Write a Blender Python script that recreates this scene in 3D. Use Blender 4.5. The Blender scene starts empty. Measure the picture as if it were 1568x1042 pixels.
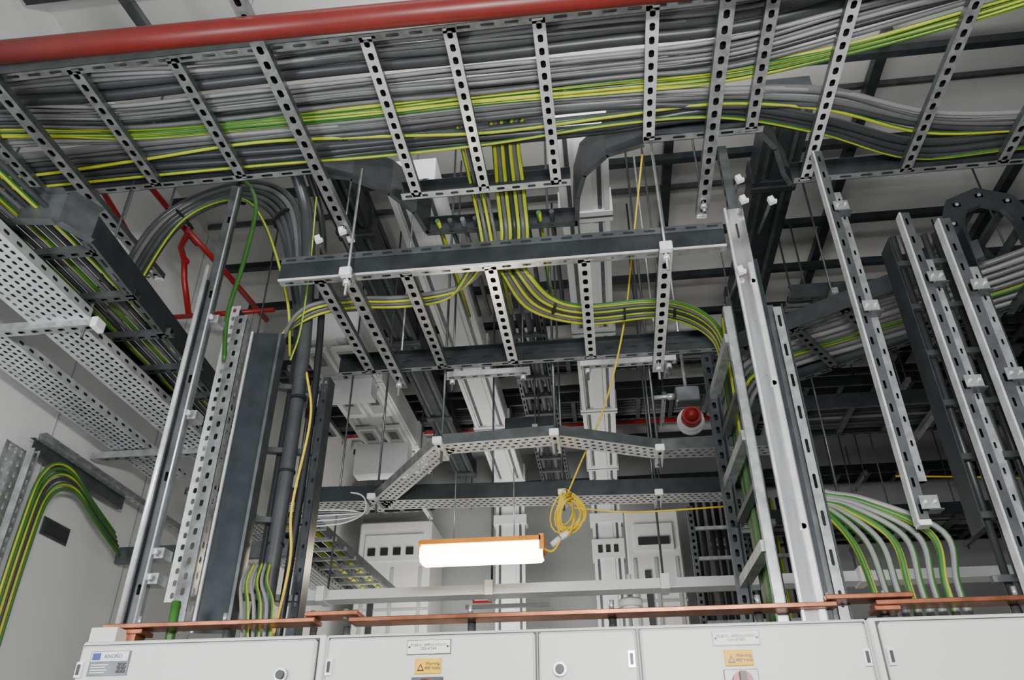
import bpy, math, random
from mathutils import Vector, Matrix
random.seed(7)
V=Vector
SC=bpy.context.scene.collection
# ---------------------------------------------------------------- materials
MATS={}
def mat(name,col,rough=0.5,metal=0.0,noise=0.12,scale=8,emit=None,bump=0.0,col2=None,stretch=None):
    m=bpy.data.materials.new(name); m.use_nodes=True; nt=m.node_tree
    b=nt.nodes['Principled BSDF']
    b.inputs['Roughness'].default_value=rough; b.inputs['Metallic'].default_value=metal
    tc=nt.nodes.new('ShaderNodeTexCoord'); nz=nt.nodes.new('ShaderNodeTexNoise'); nz.inputs['Scale'].default_value=scale
    nz.inputs['Detail'].default_value=4
    if stretch:
        mp=nt.nodes.new('ShaderNodeMapping'); mp.inputs['Scale'].default_value=stretch
        nt.links.new(tc.outputs['Object'],mp.inputs['Vector']); nt.links.new(mp.outputs['Vector'],nz.inputs['Vector'])
    else: nt.links.new(tc.outputs['Object'],nz.inputs['Vector'])
    cr=nt.nodes.new('ShaderNodeValToRGB'); cr.color_ramp.elements[0].position=0.3; cr.color_ramp.elements[1].position=0.7
    c=V(col); a=c*(1-noise); d=(V(col2) if col2 else c*(1+noise))
    cr.color_ramp.elements[0].color=(*a,1); cr.color_ramp.elements[1].color=(*[min(1,x) for x in d],1)
    nt.links.new(nz.outputs['Fac'],cr.inputs['Fac']); nt.links.new(cr.outputs['Color'],b.inputs['Base Color'])
    if emit:
        b.inputs['Emission Color'].default_value=(*emit[0],1); b.inputs['Emission Strength'].default_value=emit[1]
    if bump:
        bp=nt.nodes.new('ShaderNodeBump'); bp.inputs['Strength'].default_value=bump
        nt.links.new(nz.outputs['Fac'],bp.inputs['Height']); nt.links.new(bp.outputs['Normal'],b.inputs['Normal'])
    MATS[name]=m
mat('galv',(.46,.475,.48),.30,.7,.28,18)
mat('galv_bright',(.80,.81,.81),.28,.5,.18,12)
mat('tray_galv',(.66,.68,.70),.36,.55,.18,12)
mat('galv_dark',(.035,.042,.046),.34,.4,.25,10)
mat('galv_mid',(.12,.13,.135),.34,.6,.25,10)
mat('slot_dark',(.005,.005,.006),.8)  # near-black: painted shade inside slotted channels, also cable straps
mat('polished',(.80,.81,.82),.15,.9,.3,3,stretch=(7,7,.6))  # upright streaks in the colour imitate shine on the riser post
mat('cable_grey',(.115,.117,.12),.42,0,.15,4)
mat('cable_lgrey',(.21,.212,.215),.42,0,.12,4)
mat('cable_dark',(.035,.038,.041),.38,0,.15,4)
mat('cable_black',(.014,.015,.017),.4,0,.15,4)
mat('conduit_grey',(.062,.066,.07),.36,.2,.2,5)
mat('e_green',(.035,.135,.02),.45)
mat('e_yellow',(.44,.46,.025),.45)
mat('yellow_cord',(.72,.50,.02),.5)
mat('red_paint',(.15,.013,.010),.40,0,.12,6)
mat('red_bright',(.33,.010,.008),.35)
mat('cab_paint',(.66,.655,.615),.42,0,.03,2)
mat('cab_roof',(.38,.38,.37),.5,0,.03,2)
mat('white_duct',(.68,.69,.69),.35,0,.05,3)
mat('white_plastic',(.78,.78,.77),.4,0,.03,3)
mat('wall_white',(.72,.72,.71),.7,0,.03,1.5)
mat('wall_grey',(.36,.37,.37),.7,0,.05,1.2)
mat('ceil_grey',(.54,.535,.52),.8,0,.06,1.0)
mat('floor_grey',(.50,.50,.49),.5,0,.06,2)
mat('copper',(.38,.14,.075),.32,.8,.35,12)
mat('black_plastic',(.02,.02,.02),.4)
mat('orange_plastic',(.85,.28,.01),.4)
mat('lamp_diffuser',(.9,.85,.7),.3,0,.02,3,emit=((1,.85,.58),17))
mat('lamp_tube',(1,.95,.85),.3,0,.02,3,emit=((1,.95,.82),60))
mat('warn_yellow',(.85,.48,.01),.5)
mat('label_white',(.8,.8,.76),.5)
mat('label_blue',(.03,.06,.25),.5)
# ---------------------------------------------------------------- builder
class B:
    def __init__(s): s.v=[];s.f=[];s.m=[];s.sm=[];s.mats=[]
    def mi(s,m):
        if m not in s.mats: s.mats.append(m)
        return s.mats.index(m)
    def poly(s,ps,m,sm=False):
        n=len(s.v); s.v+= [tuple(p) for p in ps]; s.f.append(tuple(range(n,n+len(ps)))); s.m.append(s.mi(m)); s.sm.append(sm)
    def obox(s,c,a,b,d,m):
        c,a,b,d=V(c),V(a),V(b),V(d); n=len(s.v)
        for i in (-1,1):
            for j in (-1,1):
                for k in (-1,1): s.v.append(tuple(c+a*i+b*j+d*k))
        for q in ((0,1,3,2),(4,6,7,5),(0,4,5,1),(2,3,7,6),(0,2,6,4),(1,5,7,3)):
            s.f.append(tuple(n+x for x in q)); s.m.append(s.mi(m)); s.sm.append(False)
    def box(s,lo,hi,m):
        lo,hi=V(lo),V(hi); h=(hi-lo)/2
        s.obox((lo+hi)/2,(h.x,0,0),(0,h.y,0),(0,0,h.z),m)
    def bbox(s,lo,hi,m,ch=.008):
        x0,y0,z0=lo;x1,y1,z1=hi;c=ch
        P=[(x0+c,z0),(x1-c,z0),(x1,z0+c),(x1,z1-c),(x1-c,z1),(x0+c,z1),(x0,z1-c),(x0,z0+c)]
        Q=[(x0+2*c,z0+c),(x1-2*c,z0+c),(x1-c,z0+2*c),(x1-c,z1-2*c),(x1-2*c,z1-c),(x0+2*c,z1-c),(x0+c,z1-2*c),(x0+c,z0+2*c)]
        f0=[(p[0],y0+c,p[1]) for p in P]; f1=[(p[0],y1,p[1]) for p in P]; ff=[(q[0],y0,q[1]) for q in Q]
        s.poly(ff,m); s.poly(f1[::-1],m)
        for i in range(8):
            j=(i+1)%8
            s.poly([f0[i],f0[j],f1[j],f1[i]],m); s.poly([ff[i],ff[j],f0[j],f0[i]],m)
    def beam(s,a,b,w,h,up,m):
        a,b,up=V(a),V(b),V(up); d=(b-a); L=d.length; d.normalize(); sd=d.cross(up).normalized(); up=sd.cross(d)
        s.obox((a+b)/2,d*L/2,sd*w/2,up*h/2,m)
    def tube(s,pts,r,m,n=8,tw=0,cap=True):
        pts=[V(p) for p in pts]; base=len(s.v); N=len(pts)
        t0=(pts[1]-pts[0]).normalized(); ref=V((0,0,1)) if abs(t0.z)<.9 else V((1,0,0))
        u=(ref-t0*ref.dot(t0)).normalized()
        for i,p in enumerate(pts):
            t=(pts[min(i+1,N-1)]-pts[max(i-1,0)]).normalized()
            u=(u-t*u.dot(t))
            if u.length<1e-5: u=t.orthogonal()
            u.normalize(); w=t.cross(u)
            rr=r[i] if isinstance(r,(list,tuple)) else r
            for k in range(n):
                a=2*math.pi*k/n+tw*i
                s.v.append(tuple(p+(u*math.cos(a)+w*math.sin(a))*rr))
        st=isinstance(m,tuple)
        for i in range(N-1):
            for k in range(n):
                k2=(k+1)%n
                s.f.append((base+i*n+k,base+i*n+k2,base+(i+1)*n+k2,base+(i+1)*n+k))
                s.m.append(s.mi(m[0 if (k%4)<2 else 1] if st else m)); s.sm.append(True)
        if cap:
            mm=m[0] if st else m
            s.f.append(tuple(base+k for k in range(n))[::-1]); s.m.append(s.mi(mm)); s.sm.append(False)
            s.f.append(tuple(base+(N-1)*n+k for k in range(n))); s.m.append(s.mi(mm)); s.sm.append(False)
    def perf(s,o,U,W_,L,W,pu,su,rows,sv,m,off=0):
        o,U,W_=V(o),V(U).normalized(),V(W_).normalized()
        def R(u0,u1,v0,v1): s.poly([o+U*u0+W_*v0,o+U*u1+W_*v0,o+U*u1+W_*v1,o+U*u0+W_*v1],m)
        gap=(W-rows*sv)/(rows+1); v=0
        nC=max(1,int(L/pu)); pu=L/nC
        for r in range(rows):
            R(0,L,v,v+gap); v+=gap
            sh=(r%2)*off*pu
            last=0
            c=min(sv,su)*.28
            for i in range(nC):
                a=i*pu+(pu-su)/2+sh; b=a+su
                if b>L: break
                R(last,a,v,v+sv)
                for (x,y,dx,dy) in ((a,v,1,1),(b,v,-1,1),(a,v+sv,1,-1),(b,v+sv,-1,-1)):
                    s.poly([o+U*x+W_*y,o+U*(x+dx*c)+W_*y,o+U*x+W_*(y+dy*c)],m)
                last=b
            R(last,L,v,v+sv); v+=sv
        R(0,L,v,W)
    def chan(s,a,b,w,h,nrm,m,pu=.075,su=.04,sv=None,inner='slot_dark',side=None,slotside=False):
        a,b,nrm=V(a),V(b),V(nrm).normalized(); d=b-a; L=d.length; d.normalize()
        sd=d.cross(nrm).normalized()
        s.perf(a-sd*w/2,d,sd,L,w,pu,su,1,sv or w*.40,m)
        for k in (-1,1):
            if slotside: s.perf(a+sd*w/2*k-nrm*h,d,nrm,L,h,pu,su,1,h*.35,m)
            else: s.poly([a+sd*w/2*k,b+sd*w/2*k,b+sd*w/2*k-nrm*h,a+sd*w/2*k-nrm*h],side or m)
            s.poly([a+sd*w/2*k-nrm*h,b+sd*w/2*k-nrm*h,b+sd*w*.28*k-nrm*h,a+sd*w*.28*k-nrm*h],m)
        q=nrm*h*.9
        s.poly([a-sd*w*.48-q,b-sd*w*.48-q,b+sd*w*.48-q,a+sd*w*.48-q],inner)  # black backing sheet stands in for the shade seen through the slots
    def rail(s,a,b,side,h,fw,m,mf=None,pu=.12,su=.07,web_slots=False,up=(0,0,1)):
        a,b,side,up=V(a),V(b),V(side).normalized(),V(up).normalized(); d=b-a; L=d.length; d.normalize(); mf=mf or m
        t=.004
        if web_slots: s.perf(a,d,up,L,h,pu,su,1,h*.16,m)
        else: s.obox((a+b)/2+up*h/2,d*L/2,side*t/2,up*h/2,m)
        s.perf(a,d,side,L,fw,pu,su,1,fw*.36,mf)
        s.obox((a+b)/2+up*h+side*fw/2,d*L/2,side*fw/2,up*t/2,m)
    def wall_path(s,pts,z0,z1,m,fl=.04,side=1,th=.005,mf=None):
        for (x0,y0),(x1,y1) in zip(pts[:-1],pts[1:]):
            d=V((x1-x0,y1-y0,0)); n=V((-d.y,d.x,0)).normalized()*side
            s.poly([(x0,y0,z0),(x1,y1,z0),(x1,y1,z1),(x0,y0,z1)],m)
            for z in (z0,z1):
                s.poly([(x0,y0,z),(x1,y1,z),(x1+n.x*fl,y1+n.y*fl,z),(x0+n.x*fl,y0+n.y*fl,z)],mf or m)
    def disc(s,c,ax,r,h,m,n=16,r2=None):
        c,ax=V(c),V(ax).normalized(); s.tube([c-ax*h/2,c+ax*h/2],[r,r if r2 is None else r2],m,n)
    def sphere(s,c,r,m,sx=1,sz=1,n=12,half=False):
        c=V(c); K=8; a0=0 if half else -math.pi/2; pts=[];rr=[]
        for i in range(K+1):
            a=a0+(math.pi/2-a0)*i/K
            pts.append(c+V((0,0,r*math.sin(a)*sz))); rr.append(max(1e-4,r*math.cos(a)*sx))
        s.tube(pts,rr,m,n)
    def make(s,name,parent=None):
        me=bpy.data.meshes.new(name); me.from_pydata(s.v,[],s.f); 
        for m in s.mats: me.materials.append(MATS[m])
        me.polygons.foreach_set('material_index',s.m); me.polygons.foreach_set('use_smooth',s.sm); me.update()
        o=bpy.data.objects.new(name,me); SC.objects.link(o)
        if parent: o.parent=parent
        return o
def cr(pts,k=8):
    pts=[V(p) for p in pts]; P=[pts[0]*2-pts[1]]+pts+[pts[-1]*2-pts[-2]]; out=[]
    for i in range(1,len(P)-2):
        for j in range(k):
            t=j/k; a,b,c,d=P[i-1],P[i],P[i+1],P[i+2]
            out.append(.5*((2*b)+(c-a)*t+(2*a-5*b+4*c-d)*t*t+(3*b-a-3*c+d)*t**3))
    out.append(pts[-1]); return out
EG=('e_green','e_yellow')
EW=('cable_lgrey','e_green')
X,Y,Z=V((1,0,0)),V((0,1,0)),V((0,0,1))
XL=-3.78; XO=-3.745
# ---------------------------------------------------------------- room shell
b=B(); b.box((-4.0,-1,-.1),(7,12.2,0),'floor_grey'); b.make('floor')
b=B(); b.box((-4.0,-1,6.6),(7,12.2,6.7),'ceil_grey'); b.make('ceiling')
b=B(); b.box((XL-.15,-1,0),(XL,12.2,6.6),'wall_white')
for y in (4.55,5.75,6.95,8.15): b.box((XL-.01,y,0),(XL+.004,y+.012,6.6),'wall_grey')
b.make('wall_left')
b=B(); b.box((-4.0,11.6,0),(7,11.75,6.6),'wall_grey'); b.make('wall_back')
b=B(); b.box((6.85,-1,0),(7,12.2,6.6),'wall_grey'); b.make('wall_right')
b=B()
for y in (2.9,4.1,5.0,6.0,6.7,7.4,8.2,9.0,9.8,10.6):
    b.beam((-3.7,y,6.35),(6.8,y,6.35),.06,.07,Z,'galv_dark')
for y in (1.5,4.6,5.6,7.0,8.6): b.beam((-3.7,y,6.57),(6.8,y,6.57),.03,.05,Z,'galv_mid')
for x in (-2.0,.75,2.3,3.8,5.3):
    b.beam((x,4,6.46),(x,11,6.46),.08,.08,Z,'galv_dark')
b.beam((-3.7,1.75,5.45),(1.4,1.85,5.45),.06,.05,Z,'galv_mid'); b.beam((-2.9,.9,5.9),(-2.7,3.2,5.9),.07,.05,Z,'galv_mid')
b.make('ceiling_strut_grid')
# ---------------------------------------------------------------- red pipes
b=B(); b.tube([(XO,2.19,4.76),(-1.5,2.235,4.76),(3.2,2.33,4.76)],.058,'red_paint',20)
b.make('red_sprinkler_main_pipe')
b=B()
b.tube([(-3.5,3.9,5.5),(-3.62,4.7,5.5)],.022,'red_bright',10)
b.tube([(-3.15,3.6,5.5),(-3.1,4.6,5.5)],.022,'red_bright',10)
b.tube([(-3.1,4.45,5.5),(-3.25,4.62,5.5),(-3.3,4.78,5.5),(-3.3,4.85,5.35),(-3.28,5.0,5.1)],.024,'red_bright',10)
b.tube([(-3.1,4.4,5.5),(-3.0,4.9,5.45),(-2.9,5.6,5.4)],.024,'red_bright',10)
for p in ((-3.1,4.45,5.5),(-3.3,4.8,5.5)): b.sphere(p,.034,'red_bright')
b.tube([(XO,5.3,5.3),(-2.7,5.3,5.3)],.022,'red_bright',10)
b.tube([(-3.3,.8,6.2),(-3.2,2.6,6.2)],.03,'red_bright',10)
b.make('red_sprinkler_branch_pipe')
b=B(); b.tube([(-3.7,9.9,6.3),(-2.7,9.9,6.3),(6.5,9.9,6.22)],.045,'red_bright',10)
for x in (-2,0,2.2,4): b.tube([(x,9.9,6.3),(x,9.9,6.1)],.02,'red_bright',8); b.disc((x,9.9,6.08),Z,.04,.02,'red_bright')
b.make('red_sprinkler_range_pipe')
b=B(); b.disc((-2.45,2.35,6.57),Z,.08,.05,'white_plastic',20); b.disc((-2.45,2.35,6.5),Z,.05,.07,'white_plastic',20,.07); b.make('smoke_detector')
# ---------------------------------------------------------------- main cable ladder
z=4.9
b=B()
def lad_rung(b,x,y0,y1,z,m='galv',w=.066):
    b.chan((x,y0,z),(x,y1,z),w,.04,-Z,m,pu=.078,su=.046,sv=.028,side='galv_mid')
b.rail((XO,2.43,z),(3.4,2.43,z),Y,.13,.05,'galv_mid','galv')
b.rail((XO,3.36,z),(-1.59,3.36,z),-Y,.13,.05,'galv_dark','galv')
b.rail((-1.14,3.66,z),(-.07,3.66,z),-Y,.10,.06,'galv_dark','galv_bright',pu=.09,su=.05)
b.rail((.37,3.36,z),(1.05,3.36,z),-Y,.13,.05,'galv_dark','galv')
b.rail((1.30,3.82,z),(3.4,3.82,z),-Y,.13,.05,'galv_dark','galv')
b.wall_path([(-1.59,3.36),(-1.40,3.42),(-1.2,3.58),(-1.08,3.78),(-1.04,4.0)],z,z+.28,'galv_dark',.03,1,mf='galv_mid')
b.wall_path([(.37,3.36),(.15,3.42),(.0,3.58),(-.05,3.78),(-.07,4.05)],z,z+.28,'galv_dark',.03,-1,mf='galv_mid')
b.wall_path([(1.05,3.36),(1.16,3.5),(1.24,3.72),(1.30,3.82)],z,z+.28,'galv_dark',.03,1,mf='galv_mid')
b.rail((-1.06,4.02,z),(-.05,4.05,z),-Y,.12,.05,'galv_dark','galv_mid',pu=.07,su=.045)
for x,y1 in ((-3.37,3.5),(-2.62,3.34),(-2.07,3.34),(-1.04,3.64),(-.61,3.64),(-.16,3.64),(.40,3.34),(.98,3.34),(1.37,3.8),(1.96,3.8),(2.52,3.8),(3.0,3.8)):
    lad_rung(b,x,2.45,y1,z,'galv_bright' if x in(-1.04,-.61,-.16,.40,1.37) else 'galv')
b.make('cable_ladder')
def strut(x,y0,y1,z,m='galv',w=.075,cap=True):
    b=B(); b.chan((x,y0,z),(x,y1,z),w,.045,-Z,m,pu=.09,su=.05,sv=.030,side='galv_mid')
    if cap: b.bbox((x-.033,y1-.02,z-.006),(x+.033,y1+.012,z+.045),'white_plastic',.006)
    return b
for x,y0,y1 in ((-3.05,2.35,4.2),(-1.57,2.1,3.95),(.75,2.1,4.0)):
    b=strut(x,y0,y1,4.85)
    b.tube([(x,y1-.12,4.78),(x,y1-.12,6.3)],.008,'galv_mid',6)
    b.disc((x,y1-.12,4.83),Z,.022,.025,'galv_bright',6); b.disc((x,y1-.12,4.80),Z,.014,.03,'galv',6)
    b.tube([(x,2.25,4.8),(x,2.25,6.55)],.008,'galv',6)
    b.make('trapeze_strut')
# ---------------------------------------------------------------- cables in main ladder
XS=[XO,-3.3,-2.6,-1.9,-1.2,-.5,.2,.8,1.4,2.0,2.6,3.4]
def group(b,ys,n,spread,r,m,z0=4.945,jit=.012,layers=1,wz=.02,tw=0):
    for i in range(n):
        o=(i/(max(1,n-1))-.5)*spread
        lay=random.randrange(layers); pts=[]
        for k,(x,y) in enumerate(zip(XS,ys)):
            pts.append((x,y+o*random.uniform(.85,1.15)+random.uniform(-jit,jit),z0+r+lay*2*r+random.uniform(0,wz)))
        mm=m if isinstance(m,tuple) or isinstance(m,str) else random.choice(m)
        b.tube(cr(pts,6),r,mm,8 if isinstance(mm,tuple) else 6,tw=tw*random.uniform(.6,1.4))
b=B()
group(b,[2.5]*3+[2.54]*5+[2.45,2.32,2.2,2.05],8,.12,.013,['cable_lgrey','cable_grey'],layers=2)
group(b,[2.60,2.62]+[2.66]*6+[2.58,2.46,2.36,2.2],2,.08,.037,['conduit_grey','cable_dark'],jit=.006)
group(b,[2.70,2.72]+[2.81]*6+[2.68,2.56,2.44,2.3],8,.10,.013,['cable_lgrey','cable_grey','cable_grey'],layers=2)
group(b,[2.80,2.80,2.90]+[2.90]*5+[2.78,2.64,2.5,2.4],4,.04,.014,['cable_grey','cable_dark'],layers=2)
group(b,[3.1]*3+[3.09]*4+[3.14,3.22,3.46,3.55,3.56],3,.08,.025,['cable_grey','conduit_grey'],layers=1)
group(b,[3.24]*3+[3.27]*4+[3.25,3.42,3.68,3.7,3.7],3,.10,.026,['cable_dark','conduit_grey'],layers=1)
group(b,[2.95,2.95,3.02]+[3.04]*4+[3.08,3.18,3.4,3.48,3.5],3,.04,.014,['cable_lgrey'],layers=1)
b.make('grey_power_cable_bundle')
b=B()
group(b,[2.84,2.86,2.97]+[2.98]*5+[2.90,2.76,2.6,2.45],7,.065,.011,EG,z0=4.935,layers=2,tw=.10)
group(b,[3.2,3.2,3.15,3.12,3.16,3.2,3.18,3.17,3.28,3.53,3.6,3.64],1,0,.012,EG,z0=4.93,tw=.02)
group(b,[3.3]*5+[3.3,3.24,3.26,3.46,3.74,3.74,3.76],1,0,.011,EG,z0=4.93,tw=.02)
b.make('earth_cable_bundle')
# ---------------------------------------------------------------- lower ladder
z=4.1; b=B()
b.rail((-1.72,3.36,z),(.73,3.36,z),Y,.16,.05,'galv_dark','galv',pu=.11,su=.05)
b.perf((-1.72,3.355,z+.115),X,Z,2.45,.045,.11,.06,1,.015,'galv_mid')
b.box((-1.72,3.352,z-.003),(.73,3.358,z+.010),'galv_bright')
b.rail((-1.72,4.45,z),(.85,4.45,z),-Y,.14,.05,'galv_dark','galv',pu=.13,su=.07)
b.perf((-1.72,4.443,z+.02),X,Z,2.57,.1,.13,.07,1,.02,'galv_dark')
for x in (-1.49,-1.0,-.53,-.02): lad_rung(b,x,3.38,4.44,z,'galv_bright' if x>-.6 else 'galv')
b.make('cable_ladder')
for x in (-1.31,.41):
    b=strut(x,3.3,4.6,4.06,w=.07,cap=False,m='galv' if x<0 else 'galv_bright')
    b.bbox((x-.033,3.275,4.052),(x+.033,3.315,4.105),'white_plastic',.006)
    for y in (3.33,4.5):
        b.tube([(x,y,3.95),(x,y,4.88 if y<4 else 6.3)],.008,'galv',6)
        b.disc((x,y,4.03),Z,.022,.025,'galv_bright',6)
    b.make('trapeze_strut')
b=B()
for i in range(7):
    o=(i-3)*.028
    m=EG if i%2==0 else ('cable_grey' if i%3 else 'cable_dark')
    b.tube(cr([(-.30+o*3,3.0,4.99),(-.42+o,3.2,5.0),(-.46+o,3.75,4.98),(-.46+o,3.98,4.8),(-.46+o,3.75,4.35),(-.42+o*.8,3.55,4.18),(-.30+o*.8,3.86-o*.6,4.17),(-.03,4.02-o*1.1,4.17),(.44,4.02-o,4.17),(.74,4.2-o,4.1),(.80+o*.3,4.3-o*.2,3.8),(.74,4.0-o,3.2),(.74,3.9-o,2.3)],7),.015,m,8,tw=.05)
for (x,y) in ((-.22,3.9),(.2,4.02),(.5,4.03)): b.disc((x,y,4.17),V((1,.3 if x<0 else 0,0)),.05,.012,'slot_dark',10)
b.make('tee_branch_cables')
b=B()
for i in range(4):
    o=(i-1.5)*.03
    m=EG if i%2==0 else 'cable_grey'
    b.tube(cr([(-.66+o,3.1,5.0),(-.66+o,3.8,4.98),(-.62+o,3.95,4.7),(-.58+o,3.6,4.3),(-.60+o,3.45,4.17),(-.78+o,3.68-o,4.17),(-1.1,3.74-o,4.17),(-1.45,3.70-o,4.16),(-1.72,3.74-o,4.12),(-1.92+o,3.85,3.95),(-1.93+o,3.9,3.6)],7),.013,m,8,tw=.05)
b.make('tee_branch_cables')
b=B()
for i in range(10):
    m=EG if i%4==0 else ('cable_grey','cable_dark')[i%2]
    x=-.98+.085*i
    b.tube(cr([(x,3.95,4.96),(x,4.4,5.0),(x,5.2,5.02)],4),.017,m,8)
b.make('tee_branch_cables')
# ---------------------------------------------------------------- right riser
b=B()
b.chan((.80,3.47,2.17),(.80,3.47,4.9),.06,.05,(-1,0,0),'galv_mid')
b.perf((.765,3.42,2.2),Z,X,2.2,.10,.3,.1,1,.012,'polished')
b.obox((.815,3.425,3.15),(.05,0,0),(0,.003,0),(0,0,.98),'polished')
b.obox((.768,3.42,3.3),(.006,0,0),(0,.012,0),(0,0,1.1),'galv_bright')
b.obox((.845,3.414,3.1),(.012,0,0),(0,.006,0),(0,0,.92),'galv_bright')  # pale strip painted as a vertical highlight down the post
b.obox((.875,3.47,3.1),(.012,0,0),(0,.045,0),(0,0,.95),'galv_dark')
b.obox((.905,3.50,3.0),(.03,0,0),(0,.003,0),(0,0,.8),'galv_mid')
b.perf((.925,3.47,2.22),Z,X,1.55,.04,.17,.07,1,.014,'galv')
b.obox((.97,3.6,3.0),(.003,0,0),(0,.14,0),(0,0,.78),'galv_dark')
b.perf((.72,3.46,2.22),Z,Y,2.0,.04,.2,.06,1,.012,'galv_mid')
for zz in (2.6,3.3,3.9): b.disc((.84,3.415,zz),Y,.014,.014,'galv_bright',6)
b.make('riser_channel_post')
b=B()
b.chan((.68,3.50,2.2),(.68,3.50,3.8),.04,.04,(-1,0,0),'galv',pu=.2,su=.06,sv=.012)
b.chan((.66,4.12,2.2),(.66,4.12,3.9),.05,.06,(0,-1,0),'galv_dark')
b.obox((.69,4.15,3.0),(.003,0,0),(0,.09,0),(0,0,.8),'galv_dark')
for zz in (2.55,3.08,3.62): b.beam((.69,3.5,zz),(.67,4.12,zz),.05,.05,Z,'galv')
for zz in (3.35,2.85): b.beam((.71,3.5,zz),(.69,4.12,zz),.04,.03,Z,'galv_mid')
for i in range(4):
    b.tube(cr([(.76,3.7+.07*i,4.0),(.75,3.7+.07*i,3.0),(.76,3.7+.07*i,2.17)],4),.02,('cable_dark','cable_grey','conduit_grey',EG)[i],8)
b.make('vertical_cable_ladder')
b=B(); b.bbox((.55,5.0,4.04),(.72,5.08,4.16),'galv_mid',.008); b.tube([(.4,5.04,4.1),(.55,5.04,4.1)],.016,'galv',8); b.tube([(.63,5.04,4.16),(.63,5.04,6.3)],.012,'galv',8); b.disc((.52,5.04,4.1),X,.025,.05,'galv',8); b.make('junction_box')
# ---------------------------------------------------------------- left riser
b=B()
b.chan((-2.16,3.45,2.17),(-2.16,3.45,4.95),.06,.06,(.3,-1,0),'galv_mid',pu=.5,su=.05,sv=.015)
b.obox((-2.19,3.44,3.2),(.012,0,0),(0,.02,0),(0,0,1.0),'galv_dark')
b.tube([(-2.2,3.42,2.2),(-2.2,3.42,4.3)],.014,'galv_bright',10)
b.tube([(-2.125,3.42,2.2),(-2.125,3.42,4.9)],.006,'galv_bright',6)
for zz in (2.5,2.62,3.35,3.95): 
    b.obox((-2.13,3.5,zz),(.045,0,0),(0,.04,0),(0,0,.025),'galv'); b.disc((-2.12,3.44,zz),Y,.016,.02,'galv_bright',6)
b.make('riser_channel_post')
b=B()
b.perf((-2.17,3.7,2.45),Z,X,1.75,.07,.06,.03,1,.02,'galv_bright')
b.obox((-2.10,3.76,3.3),(.003,0,0),(0,.06,0),(0,0,.87),'galv_dark')
b.perf((-2.10,3.66,2.3),Z,X,1.8,.075,.075,.035,1,.02,'galv')
b.perf((-2.02,3.66,2.3),Z,Y,1.78,.06,.075,.035,1,.02,'galv')
b.poly([(-2.0,3.70,2.3),(-1.81,3.74,2.3),(-1.81,3.74,4.0),(-2.0,3.70,4.0)],'galv_dark')
b.obox((-1.80,3.70,3.1),(.008,0,0),(0,.04,0),(0,0,.85),'galv_mid')
b.obox((-1.99,3.695,3.15),(.006,0,0),(0,.006,0),(0,0,.85),'galv_bright')
b.rail((-1.54,3.85,2.3),(-1.54,3.85,3.75),(-1,0,0),.09,.04,'galv_dark','galv_dark',up=(0,1,0))
b.poly([(-1.62,3.92,2.3),(-1.54,3.94,2.3),(-1.54,3.94,3.75),(-1.62,3.92,3.75)],'galv_mid')
for zz in (2.5,2.9,3.3,3.7): b.beam((-2.0,3.80,zz),(-1.56,3.93,zz),.04,.03,Z,'galv_mid')
b.make('vertical_cable_ladder')
b=B()
for i in range(5):
    o=i*.035
    b.tube(cr([(-2.95-o*.5,3.75+o,3.95),(-2.90-o,3.8,4.5),(-2.72-o,3.8,5.0+o*.6),(-2.35,3.8,5.18+o),(-2.05+o*.7,3.8,4.98+o),(-1.88+o*.5,3.84,4.5),(-1.80+o*.5,3.90,4.0),(-1.80+o*.5,3.92,3.2),(-1.80+o*.5,3.92,2.2)],8),.021,('cable_dark','conduit_grey','cable_dark','cable_grey','conduit_grey')[i],8)
b.tube(cr([(-2.9,3.7,3.95),(-2.88,3.78,4.5),(-2.68,3.76,5.0),(-2.33,3.76,5.14),(-2.1,3.76,4.9),(-1.86,3.78,4.3),(-1.80,3.84,3.9)],8),.010,EG,8,tw=.05)
for (x,y,zz,ax) in ((-2.72,3.83,5.06,(1,0,1)),(-2.35,3.83,5.26,X),(-2.0,3.83,4.98,(-1,0,1))):
    b.disc((x,y,zz),ax,.085,.012,'slot_dark',14)
b.make('looped_power_cables')
b=B()
b.tube(cr([(-1.86,3.5,5.2),(-1.80,3.75,4.9),(-1.74,3.84,4.2),(-1.70,3.82,3.4),(-1.69,3.80,2.2)],8),.040,'conduit_grey',16)
b.tube(cr([(-1.78,3.5,5.2),(-1.72,3.80,4.9),(-1.66,3.88,4.2),(-1.62,3.86,3.4),(-1.62,3.84,2.2)],8),.022,'cable_black',10)
for zz in (2.75,3.15,3.6): b.disc((-1.695,3.815,zz),Z,.045,.014,'slot_dark',16)
b.make('vertical_conduit')
b=B()
b.tube(cr([(-2.55,3.3,5.1),(-2.25,3.5,5.12),(-2.1,3.6,4.95),(-2.1,3.62,4.5),(-2.14,3.64,4.1),(-2.12,3.68,3.8)],8),.014,'e_green',8)
b.tube([(-1.98,3.5,2.12),(-1.99,3.5,2.4)],.022,'e_green',8); b.disc((-1.985,3.5,2.28),Z,.026,.03,'black_plastic',8)
b.make('green_earth_cable')
b=B()
for i in range(6):
    b.tube(cr([(-1.76+.02*i,3.70,2.62),(-1.74+.025*i,3.6,2.50),(-1.68+.03*i,3.52,2.36),(-1.62+.02*i,3.5,2.1)],6),.008,EG if i%2 else 'cable_lgrey',8)
b.tube(cr([(-1.62,3.7,3.7),(-1.55,3.68,3.4),(-1.58,3.68,2.9),(-1.54,3.66,2.6),(-1.56,3.6,2.1)],8),.007,'yellow_cord',6)
b.tube(cr([(-1.60,3.4,4.75),(-1.66,3.6,4.4),(-1.70,3.7,4.0),(-1.74,3.72,3.8)],8),.006,EG,8)
b.make('riser_tail_cables')
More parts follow.
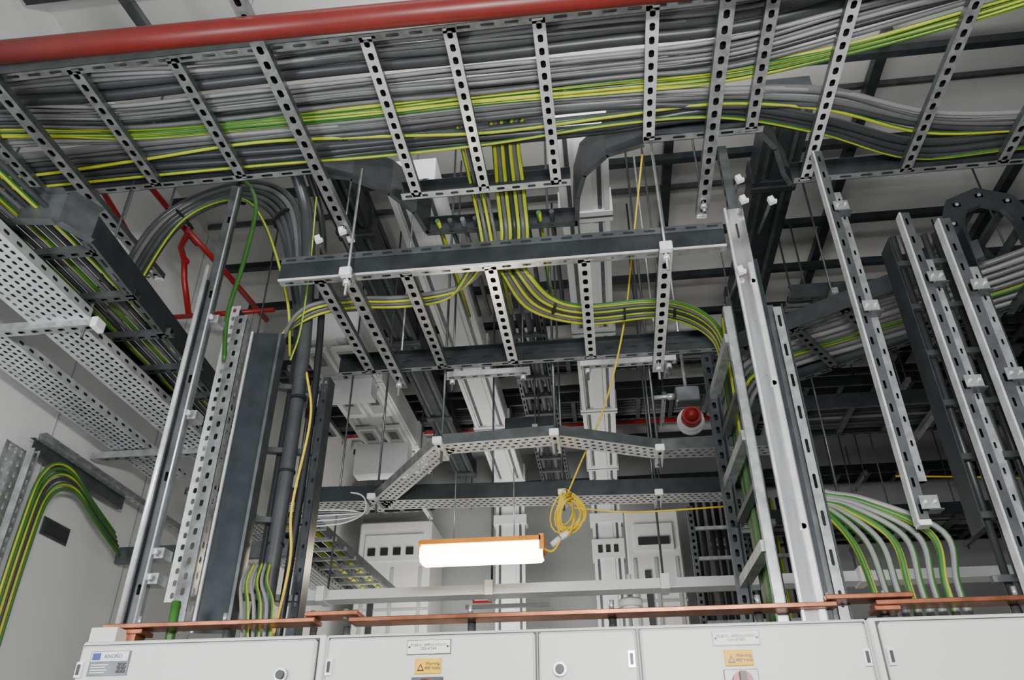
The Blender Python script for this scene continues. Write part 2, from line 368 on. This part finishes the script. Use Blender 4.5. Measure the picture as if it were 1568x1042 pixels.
# ---------------------------------------------------------------- left trays
def tray(b,x0,x1,y0,y1,z,m,h=.06,pu=.05,su=.03,rows=None):
    W=x1-x0; rows=rows or max(3,int(W/.045))
    b.perf((x0,y0,z),Y,X,y1-y0,W,pu,su,rows,.018,m,off=.5)
    for x in (x0,x1): b.perf((x,y0,z),Y,Z,y1-y0,h,.09,.04,1,.018,m)
    b.box((x0+.02,y0,z+.045),(x1-.02,y1,z+.055),'cable_dark')
b=B(); tray(b,-3.10,-2.74,1.6,3.30,3.9,'tray_galv'); tray(b,-3.06,-2.80,3.36,5.3,3.88,'tray_galv'); b.make('perforated_cable_tray')
b=B(); tray(b,-3.60,-3.32,2.2,5.6,3.9,'tray_galv'); b.make('perforated_cable_tray')
b=B(); tray(b,-3.2,-2.9,5.4,8.5,3.7,'galv',rows=6); b.make('perforated_cable_tray')
b=B()
b.chan((XO,3.33,3.86),(-2.72,3.33,3.86),.06,.05,-Z,'galv'); b.bbox((-2.73,3.29,3.845),(-2.69,3.37,3.91),'white_plastic',.006)
b.chan((XO,5.0,3.84),(-2.5,5.0,3.84),.06,.05,-Z,'galv')
for p in ((-2.78,3.33),(-3.7,3.33),(-2.65,5.0)): b.tube([(p[0],p[1],3.8),(p[0],p[1],6.3)],.008,'galv_mid',6)
b.make('trapeze_strut')
b=B()
b.rail((-2.47,2.8,4.02),(-2.62,4.8,4.02),(-1,0,0),.16,.05,'galv_dark','galv_mid')
b.rail((-2.97,2.0,4.02),(-3.0,5.2,4.02),(1,0,0),.12,.05,'galv_dark','galv_mid')
for y in (2.9,3.3,3.7,4.1,4.5): b.chan((-2.96,y,4.02),(-2.5,y,4.02),.05,.04,-Z,'galv_mid')
b.wall_path([(-2.47,2.8),(-2.55,2.65),(-2.75,2.62)],4.0,4.2,'galv_mid',.05,1)
b.make('cable_ladder')
b=B()
for i in range(8):
    x=-2.9+.045*i
    b.tube(cr([(x-.3,1.6,4.3),(x-.1,2.4,4.15),(x,3.0,4.1),(x,4.0,4.09),(x-.05,5.2,4.1)],6),.014,EG if i%3==0 else ('cable_grey','cable_dark')[i%2],8,tw=.1)
for i in range(5):
    y=2.9+.06*i
    b.tube(cr([(XO,y+.3,4.6),(-3.6,y+.2,4.5),(-3.2,y,4.3),(-3.0,y+.3,4.1)],6),.014,EG if i%2 else 'cable_dark',8)
b.make('tray_cables')
b=B()
pts=[(-3.62,5.3,3.38),(-3.62,4.95,3.50),(-3.62,4.62,3.62),(-3.62,4.40,3.50),(-3.62,4.36,3.1),(-3.62,4.38,2.2)]
for i in range(6): b.tube(cr([V(p)+V((0,.026*i,-.026*i)) for p in pts],8),.012,EG if i in (0,2,4) else ('cable_dark' if i==3 else 'e_green'),8,tw=.08)
b.make('wall_drop_earth_cables')
b=B()
b.rail((-3.66,4.30,1.5),(-3.66,4.30,3.6),(1,0,0),.05,.05,'galv','galv',pu=.06,su=.03,up=(0,-1,0))
b.perf((-3.7,4.1,1.5),Z,Y,2.1,.2,.07,.04,3,.02,'galv')
b.rail((-3.66,4.3,3.68),(-3.66,6.8,3.68),(1,0,0),.05,.05,'galv','galv',pu=.08,su=.04)
b.wall_path([(-3.68,4.3),(-3.68,5.4)],3.60,3.7,'galv_mid')
b.make('wall_drop_tray')
b=B(); b.box((XL+.002,4.75,3.22),(XL+.02,5.0,3.30),'cable_dark'); b.box((XL+.002,4.73,3.20),(XL+.01,5.02,3.32),'galv_mid'); b.make('wall_cable_slot')
b=B(); b.beam((XO,5.6,3.3),(-2.3,5.6,3.3),.06,.12,Z,'galv_mid'); b.make('support_beam')
# ---------------------------------------------------------------- right hanging posts
def bracket(b,x,y,z):
    b.obox((x,y-.035,z),(.038,0,0),(0,.003,0),(0,0,.03),'galv')
    b.obox((x+.025,y,z-.03),(.03,0,0),(0,.03,0),(0,0,.003),'galv_mid')
    for dx in (-.02,.02): b.disc((x+dx,y-.042,z),Y,.008,.012,'galv_bright',6)
for x,y,z0,z1,w in ((1.37,3.50,2.62,4.85,.05),(1.70,3.45,2.2,4.3,.05),(1.86,3.40,2.3,4.2,.06),(2.35,4.3,2.2,4.9,.07)):
    b=B(); b.chan((x,y,z0),(x,y,z1),w,.06,(0,-1,0),'galv_mid',pu=.12,su=.045,sv=.012,side='galv_dark')
    b.chan((x+w*1.1,y+.03,z0+.2),(x+w*1.1,y+.03,z1-.3),w*.7,.04,(0,-1,0),'galv',pu=.12,su=.03,sv=.01)
    b.box((x-w/2-.004,y-.004,z0),(x-w/2+.006,y+.05,z1),'galv_bright')
    for zz in (z0+.08,(z0+z1)/2,z1-.45): bracket(b,x+.03,y,zz)
    b.obox((x,y+.02,z0),(w*.5,0,0),(0,.03,0),(0,0,.012),'white_plastic')
    b.make('strut_post')
b=B()
b.obox((1.98,3.55,3.4),(.003,0,0),(0,.07,0),(0,0,.8),'galv_dark'); b.obox((1.62,3.6,3.4),(.003,0,0),(0,.07,0),(0,0,.8),'galv_dark')
for k in range(7): b.beam((1.62,3.62,2.4+.28*k),(1.98,3.62,2.4+.28*k),.03,.03,Z,'galv_mid')
for k in range(5): b.tube([(1.70+.055*k,3.66,2.2),(1.70+.055*k,3.66,4.3)],.018,('cable_dark','cable_grey','cable_black','conduit_grey','cable_dark')[k],8)
b.make('vertical_cable_ladder')
b=B()
for (x,y,z) in ((.86,3.35,4.55),(.86,3.35,4.40),(1.02,3.4,4.42),(-1.50,3.3,4.33),(-1.36,3.28,4.36),(.78,3.38,3.95)):
    b.obox((x,y,z),(.014,0,.005),(0,.014,0),(-.005,0,.02),'white_plastic'); b.obox((x+.012,y,z-.008),(.016,0,.0),(0,.01,0),(0,0,.008),'white_plastic')
    b.tube([(x,y,z),(x-.02,y+.3,z+.02)],.010,'galv_mid',6)
b.make('strut_end_caps')
b=B()
def arch(b,cx,cz,ro,ri,y0,y1,m,K=4):
    A=[math.pi*k/K for k in range(K+1)]
    o=[(cx+ro*math.cos(a),cz+ro*math.sin(a)) for a in A]; i=[(cx+ri*math.cos(a),cz+ri*math.sin(a)) for a in A]
    o=[(o[0][0],cz-.35)]+o+[(o[-1][0],cz-.25)]; i=[(i[0][0],cz-.35)]+i+[(i[-1][0],cz-.25)]
    for k in range(len(o)-1):
        for y in (y0,y1): b.poly([(o[k][0],y,o[k][1]),(o[k+1][0],y,o[k+1][1]),(i[k+1][0],y,i[k+1][1]),(i[k][0],y,i[k][1])],m)
        for q in (o,i):
            b.poly([(q[k][0],y0,q[k][1]),(q[k+1][0],y0,q[k+1][1]),(q[k+1][0],y0+.04,q[k+1][1]),(q[k][0],y0+.04,q[k][1])],'galv_mid')
            b.poly([(q[k][0],y1,q[k][1]),(q[k+1][0],y1,q[k+1][1]),(q[k+1][0],y1-.04,q[k+1][1]),(q[k][0],y1-.04,q[k][1])],'galv_mid')
        c=((o[k][0]+i[k][0])/2,(o[k][1]+i[k][1])/2)
        b.beam((c[0],y0,c[1]),(c[0],y1,c[1]),.05,.03,Z,'galv_mid')
        b.disc((c[0],y0-.004,c[1]),Y,.012,.01,'galv',8)
arch(b,2.56,4.78,.29,.15,4.2,4.75,'galv_dark')
b.make('cable_ladder_riser_bend')
b=B()
A=V((.95,5.0,4.4)); D=V((1.25,-.85,0)).normalized(); N=V((D.y,-D.x,0))*-1
L=1.7
b.rail(A,A+D*L,N,.13,.05,'galv_dark','galv_mid'); b.rail(A+N*.75,A+N*.75+D*L,-N,.13,.05,'galv_dark','galv_mid')
for k in range(5):
    p=A+D*(.15+k*.35); b.chan(p,p+N*.75,.06,.04,-Z,'galv_mid')
b.make('cable_ladder')
b=B()
for k in range(8):
    p=A+N*(.1+.08*k)+V((0,0,.07)); b.tube(cr([p-D*.3+V((0,0,-.4)),p,p+D*.8,p+D*L+V((.2,0,0)),p+D*(L+.3)+V((.5,0,.2))],6),.02,EG if k==5 else ('cable_grey','cable_lgrey')[k%2],8,tw=.1)
b.make('diagonal_ladder_cables')
b=B()
for i in range(8):
    x=1.12+.05*i
    b.tube(cr([(.90,3.75,3.0),(.95+.01*i,3.72,2.80+.01*i),(1.02+.028*i,3.68,2.74+.008*i),(x-.03+.006*i,3.62,2.58+.005*i),(x,3.6,2.38),(x+.01,3.6,2.15)],8),.015,EG if i%3==0 else EW,8,tw=.04)
    b.disc((x+.008,3.6,2.28),Z,.018,.07,'cable_lgrey',8); b.disc((x+.009,3.6,2.22),Z,.022,.02,'galv',8)
b.make('earth_tail_cables')
# ---------------------------------------------------------------- mid-depth perforated tray loop
def ptray(b,p0,p1,w,z,m,h=.07,side='galv_mid'):
    p0=V((*p0,z));p1=V((*p1,z)); d=p1-p0; L=d.length; d.normalize(); n=V((-d.y,d.x,0))
    b.perf(p0-n*w/2,d,n,L,w,.05,.026,max(3,int(w/.045)),.018,m,off=.5)
    for k in (-1,1):
        q=p0+n*w/2*k; b.poly([q,q+d*L,q+d*L+Z*h,q+Z*h],side)
b=B()
z=3.6
ptray(b,(-2.5,5.52),(.95,5.75),.2,z,'galv_bright',.12,'galv_dark')
ptray(b,(-1.0,4.62),(-.28,4.58),.16,z,'galv_bright'); ptray(b,(-.28,4.58),(.38,4.88),.16,z,'galv_bright'); ptray(b,(.38,4.88),(1.2,4.92),.16,z,'galv')
ptray(b,(-1.0,4.60),(-1.72,5.6),.15,z,'galv_bright',.07,'galv')
for p in ((-1.7,5.5),(-1.02,4.6),(-.28,4.58),(.38,4.9),(.4,5.7),(-.3,5.6)):
    b.tube([(p[0],p[1],3.5),(p[0],p[1],6.5)],.009,'galv_mid',6)
    b.chan((p[0]-.0,p[1]-.14,3.57),(p[0],p[1]+.14,3.57),.05,.03,-Z,'galv_bright')
    b.bbox((p[0]-.03,p[1]-.165,3.565),(p[0]+.03,p[1]-.135,3.61),'white_plastic',.005)
b.make('perforated_cable_tray')
b=B()
for k in range(7):
    y=5.48+.02*k
    b.tube(cr([(-2.3,y,3.66),(-1.85,y-.02,3.66),(-1.75,5.4+.01*k,3.5),(-1.85,5.3,3.38+.015*k),(-2.1,5.3,3.36+.02*k),(-2.3,5.4,3.4+.02*k)],6),.006,'cable_lgrey' if k%2 else 'white_plastic',6)
b.make('data_cable_loops')
b=B()
for dx in (0,.5): b.rail((-3.0+dx,6.4,3.75),(-2.9+dx,9,3.75),(1 if dx==0 else -1,0,0),.08,.03,'galv_mid','galv_mid')
for k in range(8): b.beam((-3.0,6.5+.3*k,3.76),(-2.45,6.5+.3*k,3.76),.04,.03,Z,'galv')
for k in range(5): b.tube([(-2.92+.09*k,6.4,3.82),(-2.85+.09*k,9,3.82)],.025,EG if k%2 else 'cable_dark',8)
b.make('cable_ladder')
for x0,x1,y in ((-1.05,-.45,4.75),(-.1,.55,4.72)):
    b=B(); b.chan((x0,y,4.2),(x1,y,4.2),.05,.04,-Z,'galv_bright')
    for x in (x0+.05,x1-.05): b.tube([(x,y,4.1),(x,y,6.3)],.008,'galv_mid',6); b.disc((x,y,4.17),Z,.02,.03,'galv_bright',6)
    b.make('trapeze_strut')
b=B()
b.box((-2.6,5.97,3.0),(5.5,6.03,3.08),'white_duct'); b.box((-2.6,5.9,2.99),(5.5,6.06,3.0),'white_duct')
for x in (-2.2,-.9,.4,1.8,3.2): b.tube([(x,6.05,3.08),(x,6.05,6.3)],.009,'galv_mid',6); b.box((x-.03,5.88,2.98),(x+.03,6.08,3.09),'white_plastic')
b.make('cable_trunking')
b=B(); b.box((-1.6,6.6,3.15),(1.2,6.65,3.2),'white_duct'); b.box((-1.2,6.58,3.05),(-.5,6.62,3.08),'white_duct')
b.disc((.15,6.3,2.98),Z,.09,.06,'white_plastic',16); b.sphere((.15,6.3,2.96),.07,'white_plastic'); b.tube([(.15,6.3,3.0),(.15,6.3,3.2)],.02,'white_plastic',8)
b.make('sensor_rail')
# ---------------------------------------------------------------- batten light
b=B()
x0,x1,y,zc=-1.19,-.43,5.0,3.02
sec=[(-.07,.055),(-.088,0.02),(-.085,-.02),(-.05,-.06),(.05,-.06),(.085,-.02),(.088,.02),(.07,.055)]
n=len(sec)
for k in range(n):
    a=sec[k];c=sec[(k+1)%n]; b.poly([(x0,y+a[0],zc+a[1]),(x1,y+a[0],zc+a[1]),(x1,y+c[0],zc+c[1]),(x0,y+c[0],zc+c[1])],'lamp_diffuser' if k!=n-1 else 'orange_plastic')
    for x,s in ((x0,-1),(x1,1)):
        b.poly([(x,y+a[0],zc+a[1]),(x+s*.02,y+a[0]*.8,zc+a[1]*.8),(x+s*.02,y+c[0]*.8,zc+c[1]*.8),(x,y+c[0],zc+c[1])],'lamp_diffuser')
for x,s in ((x0,-1),(x1,1)): b.poly([(x+s*.02,y+a*.8,zc+c*.8) for a,c in sec],'orange_plastic')
b.tube([(x0+.06,y-.06,zc-.045),(x1-.06,y-.06,zc-.045)],.018,'lamp_tube',10)
b.box((x0-.01,y-.09,zc+.05),(x1+.01,y+.085,zc+.08),'orange_plastic'); b.box((x0-.03,y-.06,zc+.0),(x0-.005,y+.06,zc+.085),'orange_plastic'); b.box((x1+.0,y-.09,zc-.01),(x1+.03,y+.06,zc+.09),'orange_plastic')
for x in (-1.0,-.6): b.tube([(x,y,zc+.08),(x,y,3.6)],.004,'galv',5)
b.make('festoon_batten_light')
b=B()
b.tube(cr([(.37,3.5,4.95),(.30,3.7,4.6),(.2,4.2,4.2),(.05,4.6,3.85),(-.15,4.9,3.55),(-.24,5,3.4)],8),.006,'yellow_cord',6)
for i in range(11):
    cx=-.23+random.uniform(-.03,.03); ph=random.uniform(-.5,.5); rx=random.uniform(.015,.07); rz=random.uniform(.09,.15); cz=3.28+random.uniform(-.03,.02)
    b.tube([(cx+rx*math.sin(t)*(1.3-.6*math.cos(t))*.8+.03*math.sin(t+ph),5+.04*math.sin(2*t+ph),cz+rz*math.cos(t)) for t in [2*math.pi*k/20 for k in range(21)]],.006,'yellow_cord',6)
b.tube(cr([(-.43,5,3.05),(-.35,5,3.02),(-.28,5,3.12)],6),.008,'yellow_cord',6)
b.disc((-.33,5,3.08),V((1,0,.8)),.02,.07,'white_plastic',8); b.disc((-.27,5,3.12),V((1,0,.5)),.023,.06,'white_plastic',8)
b.tube(cr([(-.2,5,3.3),(.2,5.02,3.26),(.85,5.1,3.3)],6),.006,'yellow_cord',6)
b.tube(cr([(1.9,5.1,3.45),(2.6,5.1,3.4),(3.4,5.1,3.3)],6),.006,'yellow_cord',6)
b.make('yellow_extension_cord')
# ---------------------------------------------------------------- busbar ducts
def duct(x0,x1,y0,y1,z,h,m,drop=None,rib='cab_roof'):
    b=B(); b.box((x0,y0,z),(x1,y1,z+h),m)
    w=x1-x0
    for k in (.06,.94): b.box((x0+w*k-.02,y0,z-.025),(x0+w*k+.02,y1,z),m)
    b.box((x0+w*.35,y0,z-.015),(x0+w*.65,y1,z),m)
    for k in (.2,.8): b.box((x0+w*k-.016,y0,z-.003),(x0+w*k+.016,y1,z),rib)
    y=y0+.8
    while y<y1:
        b.box((x0-.02,y,z-.03),(x1+.02,y+.12,z+h+.01),m); b.box((x0-.02,y+.05,z-.032),(x1+.02,y+.07,z-.03),rib); y+=1.7
    if drop:
        b.box((x0,y1,drop),(x1,y1+h,z+h),m); b.box((x0+w*.3,y1-.012,drop),(x0+w*.7,y1,z),m)
        for k in (.15,.85): b.box((x0+w*k-.016,y1-.004,drop),(x0+w*k+.016,y1,z),rib)
        b.box((x0-.03,y1-.05,z-.62),(x1+.03,y1+h,z-.5),m)
        b.box((x0-.02,y1-.04,z-1.1),(x1+.02,y1+h,z-.85),m)
        for q in range(3): b.box((x0+w*(.15+.27*q),y1-.05,z-1.03),(x0+w*(.30+.27*q),y1-.04,z-.93),'black_plastic')
    return b
duct(-1.47,-1.08,4.2,10.2,5.6,.2,'white_duct',2.0,rib='galv_mid').make('busbar_duct')
duct(-.18,.20,3.9,10.3,5.6,.2,'white_duct',2.0,rib='galv_mid').make('busbar_duct')
duct(-1.98,-1.72,3.9,10.0,5.62,.16,'galv_dark',rib='galv_mid').make('busbar_duct')
duct(1.32,1.62,3.9,7.0,5.75,.2,'galv_dark',rib='galv_mid').make('busbar_duct')
b=duct(-2.9,-2.25,6.2,9.6,5.55,.3,'white_duct',None)
for y in (6.3,7.2,8.1,8.9):
    for k in range(2):
        b.box((-2.84+.29*k,y,5.49),(-2.60+.29*k,y+.6,5.53),'white_duct'); b.box((-2.80+.29*k,y+.05,5.485),(-2.64+.29*k,y+.5,5.49),'cab_roof')
        b.box((-2.77+.29*k,y+.1,5.482),(-2.67+.29*k,y+.3,5.485),'galv_mid')
b.box((-2.95,6.9,5.3),(-2.3,7.1,5.5),'white_duct'); b.box((-2.95,8.5,5.1),(-2.3,8.7,5.5),'white_duct')
b.make('busbar_duct')
b=B()
for x0,x1 in ((-3.35,-2.35),(.25,.95)):
    b.bbox((x0,10.2,0),(x1,11,5.1),'cab_paint',.02)
    b.box((x0+.1,10.17,4.55),(x1-.1,10.2,4.9),'white_duct')
    for q in range(4):
        xx=x0+.15+(x1-x0-.3)*q/4
        b.box((xx,10.15,4.62),(xx+.1,10.18,4.72),'black_plastic')
    for k in (.12,.5,.88): b.box((x0+(x1-x0)*k-.02,10.18,0),(x0+(x1-x0)*k+.02,10.2,4.45),'wall_grey')
    b.box((x0+.2,10.18,3.0),(x0+.28,10.2,4.3),'cable_dark')
    b.box((x0,10.185,3.9),(x1,10.2,3.93),'wall_grey')
b.make('tapoff_cabinet')
b=B(); b.box((-2.0,11.56,4.3),(-1.72,11.6,4.5),'red_bright'); b.box((-1.97,11.55,4.33),(-1.75,11.56,4.47),'label_white'); b.make('wall_sign')
b=B(); b.disc((.81,6.42,4.57),Y,.11,.06,'white_plastic',20); b.disc((.81,6.36,4.57),Y,.085,.08,'red_bright',20,.09); b.sphere((.81,6.31,4.57),.06,'red_bright')
b.disc((.81,6.46,4.57),Y,.12,.05,'white_plastic',20); b.tube([(.81,6.47,4.66),(.81,6.47,6.3)],.012,'galv_mid',6)
b.make('alarm_beacon')
# ---------------------------------------------------------------- background ladders along X
def bgtray(x0,x1,y,z,w,m='galv_mid',nr=.4,cab=True):
    b=B(); b.rail((x0,y,z),(x1,y,z),Y,.13,.04,m,'galv_mid'); b.rail((x0,y+w,z),(x1,y+w,z),-Y,.13,.04,m,'galv_mid')
    x=x0+.2
    while x<x1: b.beam((x,y,z+.02),(x,y+w,z+.02),.05,.03,Z,'galv_mid'); x+=nr
    if cab:
        for k in range(int(w/.07)): b.tube([(x0,y+.05+k*.07,z+.07),((x0+x1)/2,y+.05+k*.07+random.uniform(-.02,.02),z+.07),(x1,y+.05+k*.07,z+.07)],.03,random.choice(['cable_dark','cable_black','cable_grey']),6)
    x=x0+.3
    while x<x1:
        b.tube([(x,y-.05,z-.1),(x,y-.05,6.3)],.009,'galv_mid',5); b.tube([(x,y+w+.05,z-.1),(x,y+w+.05,6.3)],.009,'galv_mid',5)
        b.beam((x,y-.12,z-.03),(x,y+w+.12,z-.03),.05,.05,Z,'galv'); x+=1.4
    b.make('cable_ladder')
bgtray(-3.7,6.5,7.4,5.95,.5,'galv_dark')
bgtray(-3.7,6.5,8.6,5.95,.6,'galv_dark')
bgtray(1.2,6.5,6.4,4.6,.6,'galv_dark')
bgtray(1.4,6.5,8.2,4.2,.5,'galv_dark')
bgtray(1.6,6.5,5.4,5.1,.5,'galv_dark')
bgtray(-3.7,6.5,10.8,5.7,.4,'galv_dark')
bgtray(1.3,6.5,9.6,4.5,.5,'galv_dark')
bgtray(-3.7,-1.9,8.0,4.6,.5,'galv_dark')
bgtray(-.9,-.4,6.8,4.75,.3,'galv_dark',cab=False)
b=B()
for x in (-.78,-.42): b.rail((x,5.4,5.3),(x,9.8,5.3),(1 if x<-.5 else -1,0,0),.12,.04,'galv_dark','galv_mid')
for k in range(11): b.beam((-.78,5.6+.4*k,5.31),(-.42,5.6+.4*k,5.31),.05,.03,Z,'galv_mid')
for k in range(4): b.tube([(-.72+.08*k,5.4,5.36),(-.72+.08*k,9.8,5.36)],.03,'cable_dark' if k%2 else 'cable_grey',6)
b.make('cable_ladder')
b=B()
for x in (.98,1.55,2.1): b.chan((x,9.0,1),(x,9.0,4.7),.07,.05,(0,-1,0),'galv_mid')
for k in range(12): b.tube([(1.03+.09*k,9.15,1),(1.03+.09*k+random.uniform(-.03,.03),9.15,3),(1.03+.09*k,9.15,4.8)],.03,random.choice(['cable_black','cable_black','cable_dark',EG]),8)
for k in range(8): b.beam((.98,9.08,2.0+.35*k),(2.1,9.08,2.0+.35*k),.04,.04,Z,'galv')
b.make('vertical_cable_ladder')
b=B()
for k in range(5): b.bbox((2.3+.85*k,9.6,0),(3.12+.85*k,10.4,3.7),'cab_roof',.02); b.box((2.4+.85*k,9.58,3.3),(3.0+.85*k,9.6,3.5),'black_plastic')
b.make('electrical_cabinet_row')
# ---------------------------------------------------------------- switchgear cabinets
root=bpy.data.objects.new('switchgear_cabinet',None); SC.objects.link(root)
b=B(); b.box((-2.2,3.225,0.0),(3.4,4.5,2.165),'cab_roof'); 
b.bbox((-2.205,3.22,.02),(-1.155,3.3,2.175),'cab_paint',.006); b.bbox((-1.15,3.22,.02),(.95,3.3,2.172),'cab_paint',.006); b.bbox((.955,3.22,.02),(3.4,3.3,2.175),'cab_paint',.006)
b.box((-2.24,3.3,2.1),(-2.12,3.5,2.25),'cab_paint')
b.make('carcass',root)
b=B()
for x0,x1 in ((-2.19,-1.185),(-1.135,-.305),(-.29,.085),(.10,.935),(.985,1.95),(1.98,2.6)):
    b.bbox((x0,3.195,.1),(x1,3.222,2.155),'cab_paint',.009)
    b.box((x0-.006,3.218,.09),(x1+.006,3.2205,2.162),'cable_dark')
b.make('doors',root)
b=B()
for x,z in ((-1.31,2.02),(-.21,2.015)):
    b.disc((x,3.188,z),Y,.026,.02,'galv',20); b.disc((x,3.178,z),Y,.017,.02,'black_plastic',16)
for x,z in ((-2.172,2.06),(-1.118,2.045),(.062,2.045),(.915,2.03),(1.0,2.03)):
    b.box((x-.013,3.183,z-.03),(x+.013,3.196,z+.03),'galv_bright'); b.box((x-.006,3.178,z-.02),(x+.006,3.184,z+.02),'black_plastic')
for x in (-.722,.457):
    b.bbox((x-.085,3.186,2.085),(x+.085,3.196,2.135),'label_white',.002)
    b.box((x-.088,3.193,2.082),(x+.088,3.1955,2.138),'galv_mid')
    for dx in (-.076,.076): b.disc((x+dx,3.185,2.11),Y,.004,.004,'black_plastic',8)
    b.bbox((x-.052,3.188,2.012),(x+.052,3.196,2.068),'warn_yellow',.002)
    b.poly([(x-.042,3.186,2.022),(x-.014,3.186,2.022),(x-.028,3.186,2.05)],'black_plastic')
    b.poly([(x-.036,3.1855,2.026),(x-.020,3.1855,2.026),(x-.028,3.1855,2.042)],'warn_yellow')
    b.bbox((x-.062,3.186,1.93),(x+.062,3.196,2.0),'galv_mid',.002); b.disc((x,3.17,1.955),Y,.036,.04,'red_bright',20); b.box((x-.012,3.13,1.93),(x+.012,3.16,1.985),'black_plastic')
b.box((-2.135,3.189,2.035),(-1.965,3.196,2.13),'galv_mid'); b.box((-2.13,3.186,2.09),(-1.97,3.19,2.127),'label_white'); b.box((-2.125,3.185,2.095),(-2.09,3.187,2.122),'label_blue')
for k in range(7):
    for j in range(7):
        if (k*3+j*5+k*j)%3!=1: b.box((-2.01+.0055*k,3.1865,2.045+.0055*j),(-2.005+.0055*k,3.189,2.050+.0055*j),'black_plastic')
for k in range(4): b.box((-2.125,3.187,2.045+.01*k),(-2.06+.01*(k%2),3.189,2.049+.01*k),'label_white')
b.make('fittings',root)
def txt(s,x,z,size,y=3.1845,m='black_plastic'):
    c=bpy.data.curves.new('lettering','FONT'); c.body=s; c.size=size; c.align_x='CENTER'; c.align_y='CENTER'; c.materials.append(MATS[m]); c.extrude=.0002
    o=bpy.data.objects.new('lettering',c); o.rotation_euler=(math.pi/2,0,0); o.location=(x,y,z); SC.objects.link(o); o.parent=root
txt('FC6012 - AMS12-COLO1\nCE2-ATS04',-.722,2.110,.0135); txt('FC6012 - AMS12-COLO1\nCE4-ATS05',.457,2.110,.0135)
txt('Warning\n400 Volts',-.704,2.040,.016); txt('Warning\n400 Volts',.475,2.040,.016)
txt('ANORD',-2.035,2.108,.022,3.1845,'label_blue')
b=B()
def cb(x0,x1,y,z,t=.010,w=.05): b.bbox((x0,y-w,z-t),(x1,y+w,z+t),'copper',.003)
cb(-2.24,-1.27,3.42,2.270); cb(-1.32,-1.08,3.42,2.295); cb(-1.12,.90,3.42,2.265); cb(.86,1.20,3.42,2.292); cb(1.05,2.6,3.42,2.265); cb(1.04,1.14,3.42,2.243)
cb(-2.2,-2.05,3.42,2.245); b.box((-2.18,3.38,2.17),(-2.08,3.44,2.24),'copper')
for x in (-2.1,-1.7,-1.3,-1.15,-.6,0,.6,.88,1.1,1.6): 
    b.disc((x,3.42,2.30),Z,.011,.04,'galv',6); b.disc((x,3.46,2.21),Z,.018,.09,'galv_mid',10)
b.make('copper_earth_bar')
# ---------------------------------------------------------------- lights
def area(name,loc,tgt,size,power,col=(1,1,1),sy=None):
    l=bpy.data.lights.new(name,'AREA'); l.energy=power; l.color=col; l.size=size
    if sy: l.shape='RECTANGLE'; l.size_y=sy
    o=bpy.data.objects.new(name,l); o.location=loc; o.rotation_euler=(V(tgt)-V(loc)).to_track_quat('-Z','Y').to_euler(); SC.objects.link(o)
area('aisle_light_fitting',(.5,-.4,2.5),(.3,3.6,3.8),1.4,215,(1,.99,.97),.25)
area('aisle_light_fitting.001',(-2.9,.3,2.2),(-3.1,4,4.0),.8,85,(.92,.97,1))
area('aisle_light_fitting.002',(3.2,7.2,3.0),(2.5,7.5,0),1.5,45,(1,.98,.95))
area('aisle_light_fitting.003',(-1.5,8.5,2.6),(-1.2,10.5,4.4),1.5,105,(1,.97,.92))
area('aisle_light_fitting.004',(0,1.2,6.3),(0,2.5,0),3.5,35,(1,1,1),.4)
area('ceiling_fill_light',(.3,3.6,5.5),(.3,3.9,6.6),3.5,45,(1,.99,.97),.3)  # added fill above the main ladder to brighten the ceiling, no real fitting
w=bpy.data.worlds.new('world'); bpy.context.scene.world=w; w.use_nodes=True
w.node_tree.nodes['Background'].inputs[0].default_value=(.90,.94,1,1); w.node_tree.nodes['Background'].inputs[1].default_value=.45
# ---------------------------------------------------------------- camera
cam=bpy.data.objects.new('camera',bpy.data.cameras.new('camera')); SC.objects.link(cam)
cam.data.lens=27.64; cam.data.sensor_width=36; cam.data.clip_start=.05
R=Matrix(((.9924,.0685,.1024),(.1231,-.5245,-.8425),(-.004,.8487,-.5289)))
cam.matrix_world=Matrix.Translation((0,0,1.5))@R.to_4x4()
bpy.context.scene.camera=cam
